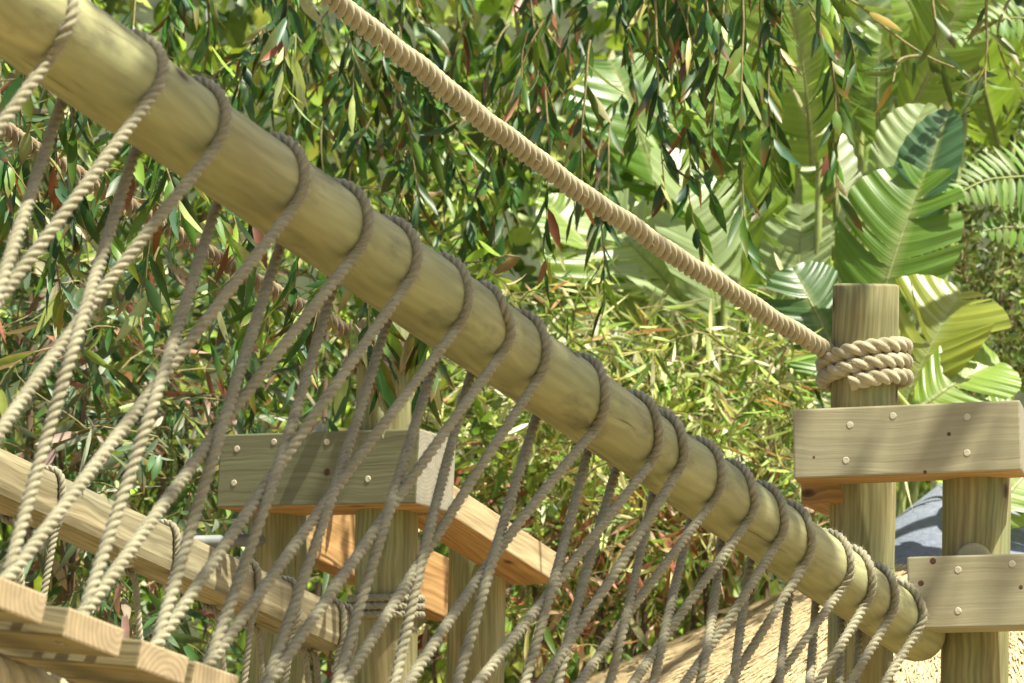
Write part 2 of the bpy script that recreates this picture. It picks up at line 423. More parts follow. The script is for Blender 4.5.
# ------------------------------------------------------------------ near handrail log
PR = .060
pc = [(58, 38, 4.42), (415, 287, 5.24), (885, 611, 6.77)]
pp = np.array([U(*p) for p in pc])
tt = np.array([0, .452, 1.0])
def pole(t):
    t = np.asarray(t, float)[..., None]
    a, b, c = tt
    return (pp[0] * (t - b) * (t - c) / ((a - b) * (a - c)) + pp[1] * (t - a) * (t - c) / ((b - a) * (b - c)) + pp[2] * (t - a) * (t - b) / ((c - a) * (c - b)))
T0, T1 = -.38, 1.045
ax_t = np.linspace(T0, T1, 700)
ax = pole(ax_t)
ax_tan = nrm(np.gradient(ax, axis=0))
ax_s = np.r_[0, np.cumsum(np.linalg.norm(np.diff(ax, axis=0), axis=1))]
n_up = nrm(WUP - ax_tan * (ax_tan @ WUP)[:, None])
n_side = np.cross(ax_tan, n_up)
if n_side[350] @ FWD > 0: n_side = -n_side     # towards the camera
def near_axis(p):
    i = np.argmin(np.sum((ax - p) ** 2, 1)); return i
def cyl(p):
    i = near_axis(p); d = p - ax[i]; s = ax_s[i] + d @ ax_tan[i]
    return s, math.atan2(d @ n_side[i], d @ n_up[i])
def on_cyl(s, phi, r):
    i = np.clip(np.searchsorted(ax_s, s), 0, len(ax_s) - 1)
    base = np.stack([np.interp(s, ax_s, ax[:, k]) for k in range(3)], -1)
    return base + r * (n_up[i] * np.cos(phi)[:, None] + n_side[i] * np.sin(phi)[:, None])
def cast(px, py, r):
    Z = np.linspace(3.4, 7.6, 1400)
    d = (U(px, py, 1.0) - CAM); pts = CAM + Z[:, None] * d
    # distance of each sample to axis polyline
    sub = slice(0, 700, 3)
    D = pts[:, None] - ax[None, sub]
    along = np.einsum('ijk,jk->ij', D, ax_tan[sub])
    dist2 = np.sum(D ** 2, -1) - np.where(np.abs(along) < .02, along ** 2, 0)
    dist = np.sqrt(np.maximum(dist2.min(1), 0))
    hit = np.where(dist <= r)[0]
    k = hit[0] if len(hit) else int(np.argmin(dist))
    return cyl(pts[k])

mb = MB()
prad = PR * (1.02 - .04 * ax_s / ax_s[-1]) * (1 + .018 * np.sin(ax_s * 5.1) + .012 * np.sin(ax_s * 13 + 1))
prad[-6:] *= np.array([1, .995, .985, .965, .93, .88])
tube(mb, ax, prad, 40, capmat=1)
log = mb.build('handrail_log', [M_pole, M_end])
props(log, 'thick round pale log handrail wound with grey rope, sloping across the whole photo', 'handrail')
set_base(log, ax[350])

# ------------------------------------------------------------------ near lacing rope
RR = .0085
wraps = [  # upper edge, three points on the front, leaving point on the lower edge
 [(78, -8), (72, 14), (62, 36), (49, 59), (34, 78)],
 [(122, 24), (160, 51), (163, 73), (150, 98), (130, 133)],
 [(187, 73), (225, 103), (226, 121), (216, 146), (193, 179)],
 [(266, 134), (301, 156), (305, 176), (294, 206), (266, 237)],
 [(338, 182), (366, 204), (368, 230), (354, 256), (338, 279)],
 [(381, 216), (415, 239), (417, 264), (406, 285), (389, 311)],
 [(439, 256), (467, 279), (469, 299), (457, 328), (437, 353)],
 [(478, 287), (504, 309), (512, 328), (500, 355), (479, 384)],
 [(519, 315), (545, 338), (546, 359), (536, 381), (518, 409)],
 [(577, 358), (605, 387), (604, 410), (593, 432), (579, 447)],
 [(634, 399), (657, 420), (660, 439), (650, 463), (633, 484)],
 [(663, 416), (683, 440), (685, 456), (676, 475), (660, 496)],
 [(697, 444), (722, 467), (721, 486), (709, 506), (696, 525)],
 [(728, 465), (752, 487), (756, 503), (746, 524), (731, 544)],
 [(763, 489), (783, 508), (785, 525), (775, 546), (763, 563)],
 [(789, 507), (810, 526), (812, 545), (803, 566), (790, 586)],
 [(829, 534), (850, 555), (851, 572), (839, 592), (824, 611)],
 [(852, 549), (870, 567), (873, 584), (864, 606), (851, 623)],
 [(878, 567), (895, 589), (896, 603), (889, 618), (877, 635)],
 [(901, 583), (920, 600), (924, 615), (915, 634), (893, 645)],
]
rear = [(-2, 50), (62, 100), (135, 150), (216, 204), (279, 249), (329, 297), (384, 327), (433, 365), (468, 385), (535, 419), (586, 456), (614, 475),
        (650, 502), (690, 521), (719, 543), (750, 561), (789, 590), (815, 602), (839, 617), (858, 634)]
deck_px = [(-250, 473), (-165, 510), (-80, 548), (5, 583), (82, 617), (155, 648), (207, 668), (264, 690), (330, 707), (388, 716), (447, 722), (512, 728),
           (545, 733), (596, 738), (641, 742), (684, 750), (726, 758), (768, 768), (800, 776), (824, 784), (846, 790)]
# deck_px[i] is where the front strand of turn i lands; turn i's rear strand comes from deck_px[i+1]
v_n = nrm(np.cross(pp[2] - pp[0], WUP))          # vertical plane through the log
def on_plane(px, py):
    d = U(px, py, 1.0) - CAM
    return CAM + d * (((pp[0] - CAM) @ v_n) / (d @ v_n))
DK = np.array([on_plane(*p) for p in deck_px])
IN = nrm(np.cross(WUP, pp[2] - pp[0]))           # horizontal, across the bridge
if IN[0] > 0: IN = -IN                           # towards the far handrail
BD = nrm((pp[2] - pp[0]) * np.array([1, 1, 0]))  # along the bridge

lace = empty('lacing_rope', DK[3], 'grey rope wound round the near log handrail, zigzagging down to the planks', 'rope')
for i, (w, r0) in enumerate(zip(wraps, rear)):
    cs = [cast(*p, PR + RR * .8) for p in w[1:4]]
    ss = [c[0] for c in cs]; ph = [c[1] for c in cs]
    for k in range(1, 3):
        while ph[k] < ph[k - 1] - .6: ph[k] += 2 * math.pi
    a = DK[i + 1] if i + 1 < len(DK) else DK[-1]
    b = DK[i]
    # the rear strand touches the back of the log where its line, seen from here, comes out under the log at r0
    rph = R_(-97)
    cand = np.linspace(ss[0] - .30, ss[0] + .05, 141)
    cp = on_cyl(cand, np.full(141, rph), PR + RR)
    pa = P(a)[:2]; best = []
    for q in cp:
        pq = P(q)[:2]; u_ = (pq - pa) / np.linalg.norm(pq - pa); w_ = np.array(r0) - pa
        best.append(abs(u_[0] * w_[1] - u_[1] * w_[0]))
    s_r = cand[int(np.argmin(best))]
    S = np.array([s_r, .5 * s_r + .5 * ss[0], .15 * s_r + .85 * ss[0]] + ss)
    H = np.array([rph, rph + (ph[0] - rph) * .42, rph + (ph[0] - rph) * .75] + ph)
    SH = smooth(catmull(np.stack([S, H], 1), 10), 6)
    wrap = on_cyl(SH[:, 0], SH[:, 1], PR + RR * .80)
    up_line = a[None] + (wrap[0] - a)[None] * np.linspace(0, 1, 40)[:, None]
    dn_line = wrap[-1][None] + (b - wrap[-1])[None] * np.linspace(0, 1, 40)[:, None]
    # rear strand passes in front of the front strand where the two cross
    pu = np.array([P(q)[:2] for q in up_line]); pd = np.array([P(q)[:2] for q in dn_line])
    D2 = np.sum((pu[:, None] - pd[None]) ** 2, -1); ju, jd = np.unravel_index(np.argmin(D2), D2.shape)
    zu, zd = P(up_line[ju])[2], P(dn_line[jd])[2]
    tow = -nrm(up_line[ju] - CAM)
    gap = (zu - zd) + RR * 2.0     # rear must be nearer by one rope
    tl = np.linspace(0, 1, 40)
    up_line += tow * (gap * .5 * np.exp(-((tl - tl[ju]) / .22) ** 2) * np.sin(np.pi * tl) ** .5)[:, None]
    dn_line -= tow * (gap * .5 * np.exp(-((tl - tl[jd]) / .22) ** 2) * np.sin(np.pi * tl) ** .5)[:, None]
    sag = rng.normal(size=3) * .004
    up_line += np.sin(np.pi * tl)[:, None] * sag; dn_line += np.sin(np.pi * tl)[:, None] * (rng.normal(size=3) * .005)
    foot_a = a - WUP * .03 + BD * .006 + IN * .03; foot_b = b - WUP * .03 - BD * .006 + IN * .03
    up_line[0] = a + BD * .006; dn_line[-1] = b - BD * .006
    path = np.vstack([[foot_a], up_line[:-1], wrap, dn_line[1:], [foot_b]])
    path, _ = resample(path, .006); path = smooth(path, 8)
    mb = MB(); rope(mb, path, RR * rng.uniform(.96, 1.05), .041 * rng.uniform(.93, 1.08), twist0=rng.uniform(0, 6)); fuzz(mb, path, RR, 2600, .010, .00035)
    mb.build('rope_turn', M_rope, lace)

# ------------------------------------------------------------------ deck planks with the support rope below
TILT = nrm(IN * 1.0 + WUP * .12 + BD * .10)      # planks lie a little askew
plank_lab = {
 2: 'plank of the bridge deck at the left edge beyond the first lit plank end',
 3: 'topmost plank at the left edge, its sunlit sawn end crossed by a rope shadow',
 4: 'second plank from the left with a wide pale sawn end and a dark ridged side',
 5: 'third plank from the left, its pale sawn end split by an upright crack',
 6: 'fourth plank from the left, only its top corner showing at the bottom edge',
 7: 'lowest plank at the bottom edge, right of the four sawn ends',
}
WID = {3: .104, 4: .112, 5: .100, 6: .096}
for i in range(2, 12):
    w = WID.get(i, .1)
    c = DK[i] - WUP * .018 + BD * (.012 if i in (3, 4) else .004)
    A = c - TILT * .012; B = c + TILT * 1.25
    dkd = nrm(DK[i + 1] - DK[i - 1]); upv = np.cross(TILT, dkd); upv *= np.sign(upv[2])
    o, axs = box('deck_plank', A, B, .038, w, [M_plank, M_end], bevel=.0035, up=upv)
    set_base(o, A)
    props(o, plank_lab.get(i, 'plank further along the bridge deck, just below the bottom edge'), 'plank', 'planks of the rope bridge deck')
sp = []
sp.append(DK[1] - (DK[2] - DK[1]) * 7 - WUP * .092 + TILT * .13)
sp.append(DK[1] - (DK[2] - DK[1]) * 3.5 - WUP * .092 + TILT * .13)
for k in range(1, len(DK)):
    sp.append(DK[k] - WUP * .092 + TILT * .13)
mb = MB(); pth = smooth(resample(catmull(np.array(sp), 8), .01)[0], 10)
rope(mb, pth, .036, .115, rings=16, per=8, lobe=.52)
o = mb.build('support_rope', M_hrope); set_base(o, pth[0])
props(o, 'thick brown twisted rope under the deck planks at the lower left corner', 'rope')

# ------------------------------------------------------------------ right post frame
def post(name, px_top, py_top, px_bot, py_bot, Z, r, parent, mat=M_post, cap=M_endg, chamfer=.006):
    top = U(px_top, py_top, Z); q = U(px_bot, py_bot, Z)
    d = nrm(q - top); L = (top[2] - (-.3)) / -d[2]
    bot = top + d * L
    pts = np.vstack([top, top + d * .002, top + d * .006] + [top + d * (L * f) for f in np.linspace(.02, 1, 14)])
    rad = np.r_[r - chamfer, r - chamfer * .35, r, np.full(14, r) * (1 + .01 * rng.normal(size=14))]
    mb = MB(); tube(mb, pts, rad, 36, capmat=1)
    return mb.build(name, [mat, cap], parent), top, d

base = U(864, 640, 7.05); base[2] = 0
fr = empty('post_frame', base, 'two round posts with two pale boards at the right edge, one post coiled with rope', 'post frame')
post('post', 866, 284, 860.5, 640, 7.05, .0665, fr)
post('post', 977, 470, 975, 640, 6.93, .0675, fr)
def board(Lc, Rc, h, th, parent, mats, pegs=(), pr=.0068, knots=(), label=None):
    """front-face end centres Lc, Rc given as (px,py,Z)"""
    A, B = U(*Lc), U(*Rc)
    x = nrm(B - A); z = nrm(WUP - x * (x @ WUP)); y = np.cross(z, x)
    if y @ FWD < 0: y = -y
    o, axs = box('board', A + y * th / 2, B + y * th / 2, h, th, mats, parent)
    def hit(px, py):
        d = U(px, py, 1.0) - CAM
        return CAM + d * (((A - CAM) @ y) / (d @ y))
    for (px, py) in pegs:
        disc('peg', hit(px, py) + y * .0004, -y, pr, .0014, M_peg, o)
    for (px, py, r) in knots:
        disc('knot', hit(px, py) + y * .001, -y, r, .0016, M_knot, o)
    return o, hit, y
M_knot = plain('knot_wood', (.085, .042, .02), .8, .5, 90)
board((793, 444, 6.90), (1021, 435, 6.80), .139, .095, fr, [M_board, M_endg, M_bounce_beam],
      [(850, 425), (893, 416), (967, 417), (846, 460.5), (967, 453)], knots=[(949, 434, .004), (814, 457, .0026), (925, 472, .0036)])
_, hitB, yB = board((907.5, 593, 6.81), (1130, 587, 6.72), .142, .085, fr, [M_board, M_endg],
      [(958, 570), (1012, 564), (958, 611)], knots=[(933, 561, .0062), (921, 583, .0058), (1021, 587, .004)])
# pale cut disc on the shorter post just above the lower board
disc('cut_plate', U(974, 561.5, 6.861), -FWD + WUP * .1 + RIGHT * .05, .0365, .003, M_board, fr, 28)
# short brace running back under the upper board
box('brace', U(822, 490, 7.02), U(868, 512, 7.3), .055, .09, [M_bounce_beam, M_bounce_beam], fr)

# ------------------------------------------------------------------ middle post frame
base = U(387, 640, 7.3); base[2] = 0
fm = empty('post_frame', base, 'shaded posts with one wide shade-toned green board and bounce-tinted orange beams, behind the rope lacing', 'post frame')
post('post', 279, 470, 276, 640, 7.5, .0645, fm)
post('post', 388, 318, 386, 640, 7.33, .0655, fm)
post('post', 478, 538, 475, 680, 7.78, .0645, fm, mat=M_bounce_beam if False else M_post)
board((218, 471, 7.40), (418, 466, 7.17), .156, .155, fm, [M_shade_board, M_endg, M_bounce_beam],
      [(274, 442), (237, 449), (234, 483), (327, 442), (368, 479), (369, 443)], knots=[(263, 488, .008), (327, 472, .008), (339, 488, .007)])
box('beam', U(425, 500, 7.32), U(535, 570, 7.80), .068, .115, [M_sunlit, M_end, M_bounce_beam], fm)
box('beam', U(285, 517, 7.50), U(446, 592, 8.1), .14, .05, [M_bounce_beam, M_end], fm)
# steel rail beside it
mb = MB(); tube(mb, np.array([U(120, 543.5, 7.30), U(190, 542, 7.33), U(262, 540, 7.45)]), .0135, 20)
o = mb.build('metal_rail', plain('galvanised_steel', (.16, .17, .16), .6, .15, 25, metal=0, bump=.02))
set_base(o, U(180, 542, 7.9)); props(o, 'short shiny grey steel pipe left of the middle posts, above the far handrail', 'pipe')

# ------------------------------------------------------------------ far handrail
fe = U(334, 632, 7.08); f0 = U(0, 481, 6.16)
fd = nrm(fe - f0)
fs = f0 - fd * 1.9
rail, _ = box('handrail_beam', fs, fe, .088, .088, [M_rail, M_endg], bevel=.02)
set_base(rail, fe)
props(rail, 'squared pale handrail beam behind the lacing at lower left, ending at the middle post', 'handrail')
FRl = np.linalg.norm(fe - fs)
fl = empty('lacing_rope', fe, 'thin brown rope looped round the squared far handrail beam at lower left', 'rope')
Hh = .72
def far_turn(s, lean, k, first=True):
    c = fs + fd * s
    up = nrm(WUP - fd * (fd @ WUP)); sd = np.cross(fd, up)
    if sd @ FWD > 0: sd = -sd
    def sq(phi, r=.052):
        # rounded square loop
        cc, sn = math.cos(phi), math.sin(phi)
        m = max(abs(cc), abs(sn)); rr = r * min(1.0 / m, 1.22)
        return up * cc * rr + sd * sn * rr
    phs = np.linspace(-math.pi * .95, math.pi * .80, 26)
    loop = np.array([c + sq(p_) + fd * (.03 * (p_ / math.pi)) for p_ in phs])
    a = c - WUP * Hh + fd * (.10 + lean) - sd * .02; b = c - WUP * Hh - fd * (.10 - lean) + sd * .02
    path = np.vstack([[a], [.5 * (a + loop[0])], loop, [.5 * (b + loop[-1])], [b]])
    path = smooth(resample(path, .006)[0], 8)
    mb = MB(); rope(mb, path, .0070, .034, twist0=rng.uniform(0, 6)); fuzz(mb, path, .0070, 400)
    mb.build('rope_turn', M_rope, fl)
def s_of_px(px):
    ss = np.linspace(0, FRl, 600); xs = np.array([P(fs + fd * s)[0] for s in ss])
    return float(np.interp(px, xs, ss))
for k, (px, lean) in enumerate([(-60, 0), (34, -.02), (150, .0), (232, .02), (272, 0.0), (318, .03), (329, -.01)]):
    far_turn(s_of_px(px), lean, k)
# rope ring holding the far beam to its post
mb = MB()
for dy in (-8, 0, 8):
    th_ = np.linspace(0, 2 * math.pi, 60)
    c = U(386, 607 + dy, 7.33); ring = c[None] + .074 * (np.cos(th_)[:, None] * RIGHT + np.sin(th_)[:, None] * np.array([0, 1.0, 0])) + WUP * (.006 * np.sin(th_))[:, None]
    rope(mb, ring, .0088, .04)
o = mb.build('rope_lashing', M_rope); set_base(o, U(386, 607, 7.33))
props(o, 'three turns of thin rope lashed round the middle post beside the far handrail end', 'rope')

# ------------------------------------------------------------------ thick hand ropes with coils
def coil(cpx, cpy, Z, Rc, turns, pitchpx, start, tilt):
    """climbs from its loose end at (start angle, cpy) to the stretched rope"""
    th_ = start + np.linspace(0, turns * 2 * math.pi, int(turns * 60))
    c0 = U(cpx, cpy, Z); rise = pitchpx * Z / F
    p = c0[None] + Rc * (np.cos(th_)[:, None] * RIGHT + np.sin(th_)[:, None] * np.array([0, 1.0, 0]))
    return p + WUP * (rise * (th_ - th_[0]) / (2 * math.pi) + tilt * np.cos(th_))[:, None]

def hand_rope(a_pts, cpx, cpy, Z, label, r, Rc, turns=2.60, mat=None):
    mat = mat or M_hrope
    root = empty('hand_rope', U(cpx, cpy, Z), label, 'rope')
    pth = smooth(resample(catmull(np.array(a_pts), 30), .01)[0], 6)
    hs = np.linspace(0, 1, len(pth)); pth = pth + WUP * (-.012 * np.sin(hs * math.pi) + .0016 * np.sin(hs * 61) + .0012 * np.sin(hs * 143 + 1))[:, None]
    mb = MB()
    rope(mb, pth, r, r * 2 * 1.62, rings=26, per=8, jitter=.01, lobe=.56); fuzz(mb, pth, r, 700)
    mb.build('stretched_rope', mat, root)
    mb = MB()
    p = coil(cpx, cpy, Z, Rc, turns, 15.6, math.pi * 1.36, .009)
    rope(mb, p, r * .90, r * 2 * 1.9, rings=16, per=8); fuzz(mb, p, r, 500)
    mb.build('coil', mat, root)
# near one: from beyond the upper left to the right-hand post
tie = U(826, 351, 7.03)
d0 = U(340, -2, 5.65)
far_l = d0 + (d0 - tie) * .9 + WUP * .06
hand_rope([far_l, d0, U(585, 190, 6.33) , tie, U(836, 357, 7.06)], 864.5, 387, 7.05,
          'thick pale ribbed rope running from the top edge to its coil on the tall post', .0197, .0665 + .0150)
tie2 = U(368, 342, 7.30); e0 = U(165, 222, 6.8)
hand_rope([e0 + (e0 - tie2) * 1.2, e0, U(262, 281, 7.04), tie2, U(372, 346, 7.34)], 387, 372, 7.33,
          'thick brown ribbed rope half hidden by leaves, coiled round the middle post behind the log', .0180, .0655 + .013, 1.65, M_brope)

exec_marker = 'VEG'
# ------------------------------------------------------------------ thatched hut with grey cap
hz = 9.3
apex = U(957, 474, hz); cap_low = None
hc = apex.copy(); hc[2] = 0
hut = empty('thatched_hut', hc, 'straw thatched hut with a grey blue roof cap, behind the posts at lower right', 'hut')
def lathe(mb, c, prof, sides=96, u0=0):
    a = np.linspace(0, 2 * np.pi, sides + 1)
    prof = np.asarray(prof, float)
    v = np.stack([c[0] + prof[:, 0, None] * np.cos(a), c[1] + prof[:, 0, None] * np.sin(a), np.broadcast_to(prof[:, 1, None], (len(prof), sides + 1))], -1)
    d = np.r_[0, np.cumsum(np.linalg.norm(np.diff(prof, axis=0), axis=1))]
    uv = np.stack([np.broadcast_to(a[None] * 1.2, v.shape[:2]), np.broadcast_to(d[:, None], v.shape[:2])], -1)
    i = np.arange(len(prof) - 1)[:, None] * (sides + 1) + np.arange(sides)[None]
    mb.add(v.reshape(-1, 3), np.stack([i, i + 1, i + sides + 2, i + sides + 1], -1).reshape(-1, 4), None, uv.reshape(-1, 2))
azp = apex[2]
# thatch profile (radius, height): silhouette passes (600,683) and (800,592)
def zline(px):   # height of the silhouette at horizontal offset of pixel px
    py = 683 - (px - 600) * .455
    return U(px, py, hz)[2], abs(px - 957) / F * hz
z1, r1 = zline(895); z2, r2 = zline(600); z3, r3 = zline(470)
slope = (z1 - z2) / (r2 - r1)
prof = [(.02, z1 + slope * r1 - .01), (r1, z1), (r2, z2), (r3, z3), (r3 - .03, z3 - .13), (r3 - .25, z3 - .06), (1.0, z3 + .05)]
prof = np.array(prof)
m, nt, out = mat_new('thatch'); L = nt.links
uvn = N(nt, 'ShaderNodeUVMap'); mp = N(nt, 'ShaderNodeMapping'); mp.inputs['Scale'].default_value = (60, 5, 1); L.new(uvn.outputs[0], mp.inputs[0])
n1 = N(nt, 'ShaderNodeTexNoise', Scale=1.0, Detail=6.0, Roughness=.7); L.new(mp.outputs[0], n1.inputs['Vector'])
r_ = ramp(nt, [(.28, (.24, .16, .07)), (.42, (.44, .345, .18)), (.7, (.54, .435, .25))]); L.new(n1.outputs[0], r_.inputs[0])
bs = N(nt, 'ShaderNodeBsdfPrincipled', Roughness=.85); L.new(r_.outputs[0], bs.inputs['Base Color'])
bp = N(nt, 'ShaderNodeBump', Strength=.8, Distance=.02); L.new(n1.outputs[0], bp.inputs['Height']); L.new(bp.outputs[0], bs.inputs['Normal']); L.new(bs.outputs[0], out.inputs[0])
M_thatch = m
m, nt, out = mat_new('straw'); L = nt.links
at = N(nt, 'ShaderNodeAttribute', attribute_name='tint'); bs = N(nt, 'ShaderNodeBsdfPrincipled', Roughness=.6); L.new(at.outputs['Color'], bs.inputs['Base Color']); L.new(bs.outputs[0], out.inputs[0])
M_straw = m
mb = MB(); lathe(mb, apex, prof, 120)
# straws laid down the slope, on the side that can be seen
ns = 60000
aa = rng.uniform(math.pi * 1.0, math.pi * 2.0, ns); rr = np.sqrt(rng.uniform(.15 ** 2, r3 ** 2, ns))
ca, sa = np.cos(aa), np.sin(aa)
def zroof(r): return np.interp(r, prof[:4, 0], prof[:4, 1])
bp_ = np.stack([apex[0] + rr * ca, apex[1] + rr * sa, zroof(rr) + rng.uniform(.0, .014, ns)], 1)
down = nrm(np.stack([ca, sa, np.full(ns, -slope)], 1)); side = np.stack([-sa, ca, np.zeros(ns)], 1)
nn = np.cross(side, down); nn *= np.sign(nn[:, 2:3])
ln = rng.uniform(.03, .10, (ns, 1)); dd = nrm(down + side * rng.normal(0, .13, (ns, 1)) + nn * rng.uniform(-.01, .07, (ns, 1)))
wd = side * rng.uniform(.0012, .003, (ns, 1))
v = np.stack([bp_ - wd, bp_ + wd, bp_ + dd * ln + wd * .5, bp_ + dd * ln - wd * .5], 1).reshape(-1, 3)
tone = rng.uniform(0, 1, (ns, 1)) ** .45
sc_ = np.array([.34, .235, .105]) * (1 - tone) + np.array([.53, .425, .235]) * tone
mb.add(v, np.arange(ns * 4).reshape(-1, 4), None, np.zeros((ns * 4, 2)), np.repeat(sc_, 4, 0), mat=1)
mb.build('thatch', [M_thatch, M_straw], hut, smooth=False)
# cap: steeper grey cone
zc = U(895, 523, hz)[2]; rc = abs(895 - 957) / F * hz; sl = (azp - zc) / rc
cr = .40
capz = lambda r: azp - sl * r
rcap = (azp - (z1 + slope * r1)) / (sl - slope)
rcap = .41; sl *= .93
mb = MB(); zs = capz(rcap)
lathe(mb, apex, [(.0, azp - .001), (.03, azp - .014), (rcap * .5, capz(rcap * .5)), (rcap, zs), (rcap + .004, zs - .03), (rcap - .02, zs - .035)], 72)
mb.build('roof_cap', plain('grey_render', (.15, .17, .215), .9, .22, 60, bump=.5), hut)
mb = MB(); lathe(mb, apex, [(r3 - .35, -.2), (r3 - .35, z3 - .02)], 72)
mb.build('wall', plain('hut_wall', (.42, .33, .22), .9, .2, 8), hut)

# ------------------------------------------------------------------ foliage machinery
TPL_T = np.array([.0, .22, .5, .78, 1.0]); TPL_W = np.array([0, .78, 1.0, .62, 0])
def leaves(mb, base, dirs, norm, length, width, cols, tipcol=None, tipamt=None, curl=.18, fold=.25, twist=0.0):
    """vectorised blades: a stem end, three rows of three, a tip"""
    n = len(base); dirs = nrm(dirs); norm = nrm(norm - dirs * np.sum(norm * dirs, 1, keepdims=True)); side = np.cross(dirs, norm)
    length = np.broadcast_to(length, (n,))[:, None]; width = np.broadcast_to(width, (n,))[:, None]
    curl = np.broadcast_to(curl, (n,))[:, None]
    rows = []
    tw = np.broadcast_to(twist, (n,))[:, None]
    for k, (t, w) in enumerate(zip(TPL_T, TPL_W)):
        c = base + dirs * (length * (t - .12 * np.abs(curl) * t * t)) - norm * (curl * length * t * t)
        if k in (0, 4): rows.append(c)
        else:
            sd = side * np.cos(tw * t) + norm * np.sin(tw * t); nm2 = norm * np.cos(tw * t) - side * np.sin(tw * t)
            off = sd * (width * .5 * w); lift = nm2 * (width * .5 * w * fold)
            rows += [c - off + lift, c, c + off + lift]
    v = np.stack(rows, 1)                      # n, 11, 3
    t = np.array([[0, 2, 1], [0, 3, 2], [7, 8, 10], [8, 9, 10]])
    q = np.array([[1, 2, 5, 4], [2, 3, 6, 5], [4, 5, 8, 7], [5, 6, 9, 8]])
    o = (np.arange(n) * 11)[:, None, None]
    cc = np.repeat(cols[:, None], 11, 1)
    if tipcol is not None:
        g = np.array([0, 0, 0, 0, .05, .05, .05, .5, .4, .5, 1.0])[None, :, None] * tipamt[:, None, None]
        cc = cc * (1 - g) + tipcol[None, None] * g
    mb.add(v.reshape(-1, 3), (q[None] + o).reshape(-1, 4), (t[None] + o).reshape(-1, 3), None, cc.reshape(-1, 3))

def pick(pal, n, jit=.25):
    pal = np.array(pal, float); w = pal[:, 3] / pal[:, 3].sum()
    c = pal[rng.choice(len(pal), n, p=w)][:, :3]
    return np.clip(c * np.exp(rng.normal(0, jit, (n, 1))) * np.exp(rng.normal(0, .08, (n, 3))), .005, .9)

def twig_tubes(mb, polylines, r0, r1, sides=4, mat=0):
    for pl in polylines:
        tube(mb, pl, np.linspace(r0, r1, len(pl)), sides, cap=False, mat=mat)

def trunk_path(pts, per=8): return catmull(np.array(pts), per)

def rand_unit(n): return nrm(rng.normal(size=(n, 3)))

def grow_strand(start, d0, length, n=14, gravity=.25, wob=.08):
    """a drooping twig as a polyline"""
    p = np.array(start, float); d = nrm(d0); st = length / n; out = [p.copy()]
    for _ in range(n):
        d = nrm(d + np.array([0, 0, -gravity]) + rng.normal(0, wob, 3)); p = p + d * st; out.append(p.copy())
    return np.array(out)

def leaf_on(polys, spacing, spread, start=.0):
    """positions and twig directions along polylines"""
    B, T = [], []
    for pl in polys:
        q, s = resample(pl, spacing * rng.uniform(.8, 1.25))
        t = nrm(np.gradient(q, axis=0)); k = int(len(q) * start)
        B.append(q[k:]); T.append(t[k:])
    return np.vstack(B), np.vstack(T)

DOWN = np.array([0, 0, -1.0])
WEEP = [(.024, .072, .012, 5), (.036, .095, .018, 4), (.07, .145, .018, 3.5), (.16, .24, .03, 2), (.035, .085, .042, 1.5), (.15, .055, .025, .6), (.28, .30, .12, .9)]
GLAUC = [(.045, .11, .03, 3.4), (.085, .15, .075, 3), (.17, .21, .14, 2), (.26, .19, .14, 1.2), (.28, .13, .09, .9), (.17, .21, .045, 2.4), (.05, .09, .03, 3), (.36, .36, .26, .8)]
OLIVE = [(.14, .24, .028, 3), (.26, .36, .055, 3), (.08, .15, .02, 2.4), (.50, .50, .24, 2.2), (.06, .10, .02, 2), (.28, .17, .09, .8)]
FEATH = [(.31, .41, .09, 4), (.46, .50, .21, 3.4), (.19, .28, .045, 2.6), (.66, .62, .41, 3), (.07, .14, .02, 2.2), (.38, .20, .10, .9)]
RUSTY = [(.30, .13, .06, 1.9), (.48, .33, .21, 2.4), (.17, .23, .04, 2.8), (.40, .40, .17, 2.4), (.08, .15, .02, 2.4), (.22, .075, .04, 1)]
BACK = [(.07, .13, .016, 3), (.16, .24, .025, 3), (.26, .37, .045, 3), (.04, .08, .015, 1.6), (.37, .46, .11, 2), (.52, .52, .30, .9)]
DARK = [(.08, .12, .03, 3), (.13, .18, .05, 3), (.20, .24, .10, 1.5), (.035, .06, .018, 2)]

def lance_leaves(mb, polys, spacing, pal, ln=(.09, .16), wd=(.013, .022), hang=.7, out=.7, redtip=.3, start=.05, keep=1.0, curl=(.0, .35)):
    B, T = leaf_on(polys, spacing, 0, start)
    if keep < 1:
        m_ = rng.random(len(B)) < keep; B, T = B[m_], T[m_]
    n = len(B)
    r = rand_unit(n); r = nrm(r - T * np.sum(r * T, 1, keepdims=True))
    d = nrm(T * .7 + r * out + DOWN * hang)
    cols = pick(pal, n)
    leaves(mb, B, d, rand_unit(n), rng.uniform(*ln, n), rng.uniform(*wd, n), cols,
           np.array([.22, .05, .02]), (rng.random(n) < redtip) * rng.uniform(.3, 1, n), curl=rng.uniform(*curl, n) * rng.choice([-1, 1], n), fold=.3, twist=rng.normal(0, .7, n))

